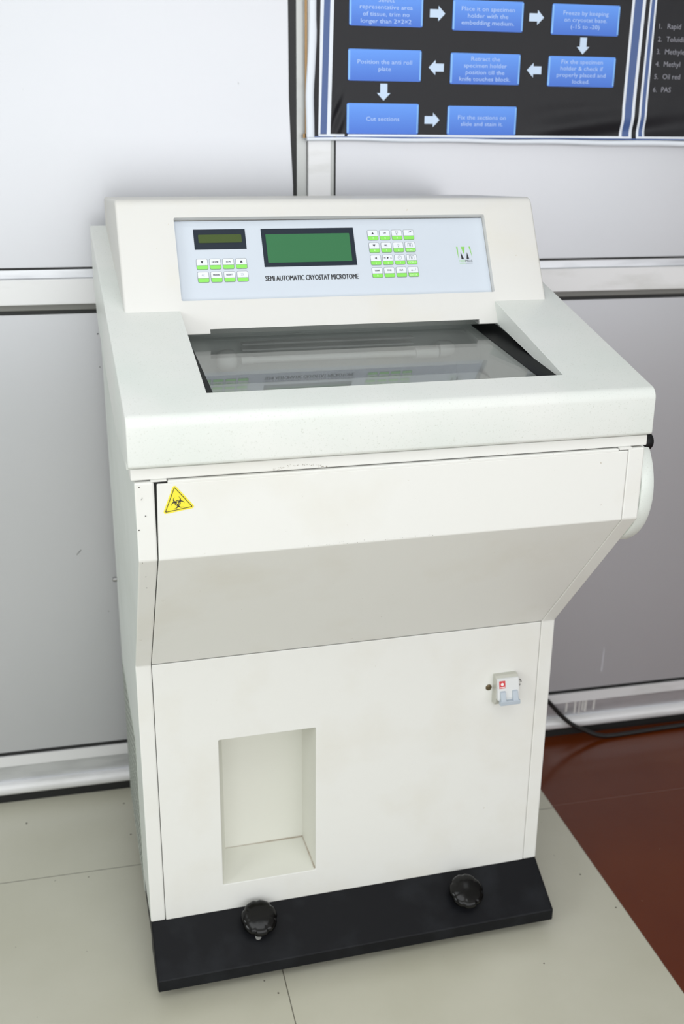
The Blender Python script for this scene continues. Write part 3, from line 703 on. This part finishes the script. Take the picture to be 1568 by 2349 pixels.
# biohazard sticker on the upper door
YS = -dB-.0008
def SF(u, v, h): 
    a = radians(8.4); return (.0520+u*cos(a)-v*sin(a), YS-h, .9085+u*sin(a)+v*cos(a))
def rtri(r, rc, n=6):
    out = []
    for k in range(3):
        a0 = radians(90+120*k); cx_, cy_ = (r-2*rc)*cos(a0), (r-2*rc)*sin(a0)
        for q in range(n+1):
            a = a0-radians(60)+radians(120)*q/n; out.append((cx_+rc*cos(a), cy_+rc*sin(a)))
    return out
bm = bmesh.new(); slab2(bm, rtri(.0243, .0026), SF, 0, .0002, 0)
ring2(bm, rtri(.0207, .0011), rtri(.0188, .0006), SF, .0003, 1)
U = .0078/240; N = 96; ext = .0088
def bio(x, y):
    x /= U; y /= U; r = sqrt(x*x+y*y)
    outer = inner_ = small = False
    for a in (90, 210, 330):
        ca, sa = cos(radians(a)), sin(radians(a))
        if (x-128*ca)**2+(y-128*sa)**2 < 150**2: outer = True
        if (x-170*ca)**2+(y-170*sa)**2 < 112**2: inner_ = True
        if (x-170*ca)**2+(y-170*sa)**2 < 104**2: small = True
    if small and 84 < r < 116: return True
    return outer and not inner_ and r > 34
for i in range(N):
    j = 0
    while j < N:
        x = -ext+2*ext*(i+.5)/N
        if bio(x, -ext+2*ext*(j+.5)/N):
            j2 = j
            while j2 < N and bio(x, -ext+2*ext*(j2+.5)/N): j2 += 1
            xa, xb = -ext+2*ext*i/N, -ext+2*ext*(i+1)/N; ya, yb = -ext+2*ext*j/N, -ext+2*ext*j2/N
            poly2(bm, [(xa, ya-.0012), (xb, ya-.0012), (xb, yb-.0012), (xa, yb-.0012)], SF, .0003, 1); j = j2
        else: j += 1
o = obj('hazard_sticker', bm, ['yellow', 'ink'], root, recalc=False); o['label'] = 'yellow triangular biohazard warning sticker'

# hand wheel on the right side
hw = bpy.data.objects.new('hand_wheel', None); C.objects.link(hw); hw.parent = root; hw.location = (W, -.1275, .8656)
bm = bmesh.new()
lathe(bm, [(0, 0), (.0905, 0), (.0950, .0015), (.0962, .005), (.0962, .0175), (.0945, .0212), (.0905, .0222), (.0850, .0200), (.030, .0190), (.028, .0225), (0, .0225)], (0, 0, 0), (1, 0, 0), 96)
obj('wheel_disc', bm, 'lid', hw, smooth=40)
bm = bmesh.new()
lathe(bm, [(0, 0), (.0110, 0), (.0128, .0015), (.0132, .006), (.0128, .0130), (.0105, .0160), (.006, .0172), (0, .0174)], (.012, -.0600, .0690), (1, 0, 0), 32)
obj('wheel_handle', bm, 'rubber', hw, smooth=40)

# black plinth
be, bzt, bzb = .0845, .0408, .018
bm = bmesh.new()
prism(bm, [(-be, bzb), (-be, bzt-.0015), (-be+.0012, bzt+.0004), (0, zb), (YR-.03, zb), (YR-.03, bzb+.03), (.02, bzb+.03), (.02, bzb)], .0004, W)
o = obj('plinth', bm, 'black', root); bevel(o, .0025, 3, 35)
for x in (.05, .63):
    for y in (.03, .37):
        bm = bmesh.new(); lathe(bm, [(0, -.011), (.020, -.011), (.0235, -.008), (.0235, .008), (.020, .011), (0, .011)], (x, y, .0235), (1, 0, 0), 28)
        box(bm, x-.015, x-.012, y-.012, y+.012, .03, .05); box(bm, x+.012, x+.015, y-.012, y+.012, .03, .05); box(bm, x-.015, x+.015, y-.012, y+.012, .046, .05)
        obj('castor', bm, 'rubber', root, smooth=40)
# star knobs on the sloping plinth
pn = Vector((0, -(zb-bzt), be)).normalized()
pn_t = pn
def lobed(a, r):
    if r < .010: return 1
    return 1+.03*(1-2*max(0, cos(7*a))**3)*max(0, min(1, (r-.019)/.008))
for i, (x, y) in enumerate(((.1795, -.030), (.5455, -.040))):
    base_ = Vector((x, y, bzt+(y+be)*(zb-bzt)/be))
    if i == 0: base_ = Vector((.1775, -.0265, bzt+(-.0265+be)*(zb-bzt)/be))
    kn = bpy.data.objects.new('levelling_knob', None); C.objects.link(kn); kn.parent = root; kn.location = base_
    bm = bmesh.new()
    lathe(bm, [(.0, 0), (.009, 0), (.009, .010), (.012, .0125)], (0, 0, 0), pn, 56)
    lathe(bm, [(.012, .0120), (.024, .0125), (.0285, .0150), (.0300, .0185), (.0296, .0225), (.0272, .0258), (.0235, .0278), (.016, .0290), (0, .0296)], (0, 0, 0), pn, 112, 0, lobed)
    obj('knob_head', bm, 'knob', kn, smooth=60)
    if i == 0:
        bm = bmesh.new(); lathe(bm, [(0, .0), (.0052, 0), (.0052, .0006), (.0045, .0012), (0, .0012)], Vector((.1735, -.047, bzt+(-.047+be)*(zb-bzt)/be))-base_, pn, 24); obj('bolt_plug', bm, 'bolt', kn, smooth=40)

# circuit breaker on the lower door
cb = bpy.data.objects.new('circuit_breaker', None); C.objects.link(cb); cb.parent = root; cb.location = (.5930, 0, .4295)
cb['label'] = 'white two pole circuit breaker with red label'
bm = bmesh.new()
prism(bm, [(.0, .0), (-.012, .0), (-.016, .006), (-.016, .047), (-.010, .0535), (0, .0535)], 0, .0400); o = obj('breaker_housing', bm, 'mcb_clear', cb); bevel(o, .0008, 2)
bm = bmesh.new()
prism(bm, [(-.010, .0505), (-.0165, .0495), (-.0245, .018), (-.0245, .0135), (-.010, .0135)], .0010, .0400); o = obj('breaker_face', bm, 'mcb', cb); bevel(o, .0008, 2)
bm = bmesh.new()
box(bm, .0035, .0395, -.0310, -.0225, .0065, .0140)
for x in (.0050, .0270): prism(bm, [(-.0205, .0300), (-.0245, .0285), (-.0305, .0135), (-.0235, .0100), (-.0215, .0140)], x, x+.0095)
o = obj('toggle', bm, 'mcb_tog', cb); bevel(o, .0008, 2)
def MF(u, v, h):
    t = (v-.0495)/(.021-.0495); return (u, -.0165+(-.0235+.0165)*t-h, v)
bm = bmesh.new(); poly2(bm, [(.0040, .0340), (.0150, .0340), (.0150, .0465), (.0040, .0465)], MF, .0003, 0)
poly2(bm, [(.0095+.0026*cos(a*pi/8), .0410+.0026*sin(a*pi/8)) for a in range(16)], MF, .0006, 1); poly2(bm, [(.0048, .0355), (.0142, .0355), (.0142, .0366), (.0048, .0366)], MF, .0006, 1)
obj('breaker_label', bm, ['red', 'white'], cb, recalc=False)
bm = bmesh.new(); lathe(bm, [(0, .0), (.0056, 0), (.0052, .0012), (.003, .0020), (0, .0022)], (.5860, -.0004, .4575), (0, -1, 0), 24); box(bm, .5815, .5905, -.0030, -.0024, .4571, .4579)
o = obj('screw', bm, 'brass', root, smooth=40); o['label'] = 'brass screw head left of the breaker'
bm = bmesh.new(); pts = [(.6395+.0042*cos(a), -.004-.002*sin(a/2), .4625+.0052*sin(a)) for a in [i*2*pi/24 for i in range(22)]]
tube(bm, pts, .0009, 8); lathe(bm, [(0, 0), (.0022, 0), (.0022, .004), (0, .004)], (.6385, -.0004, .4585), (0, -1, 0), 16)
o = obj('wire_eye', bm, 'steel', root, smooth=50)
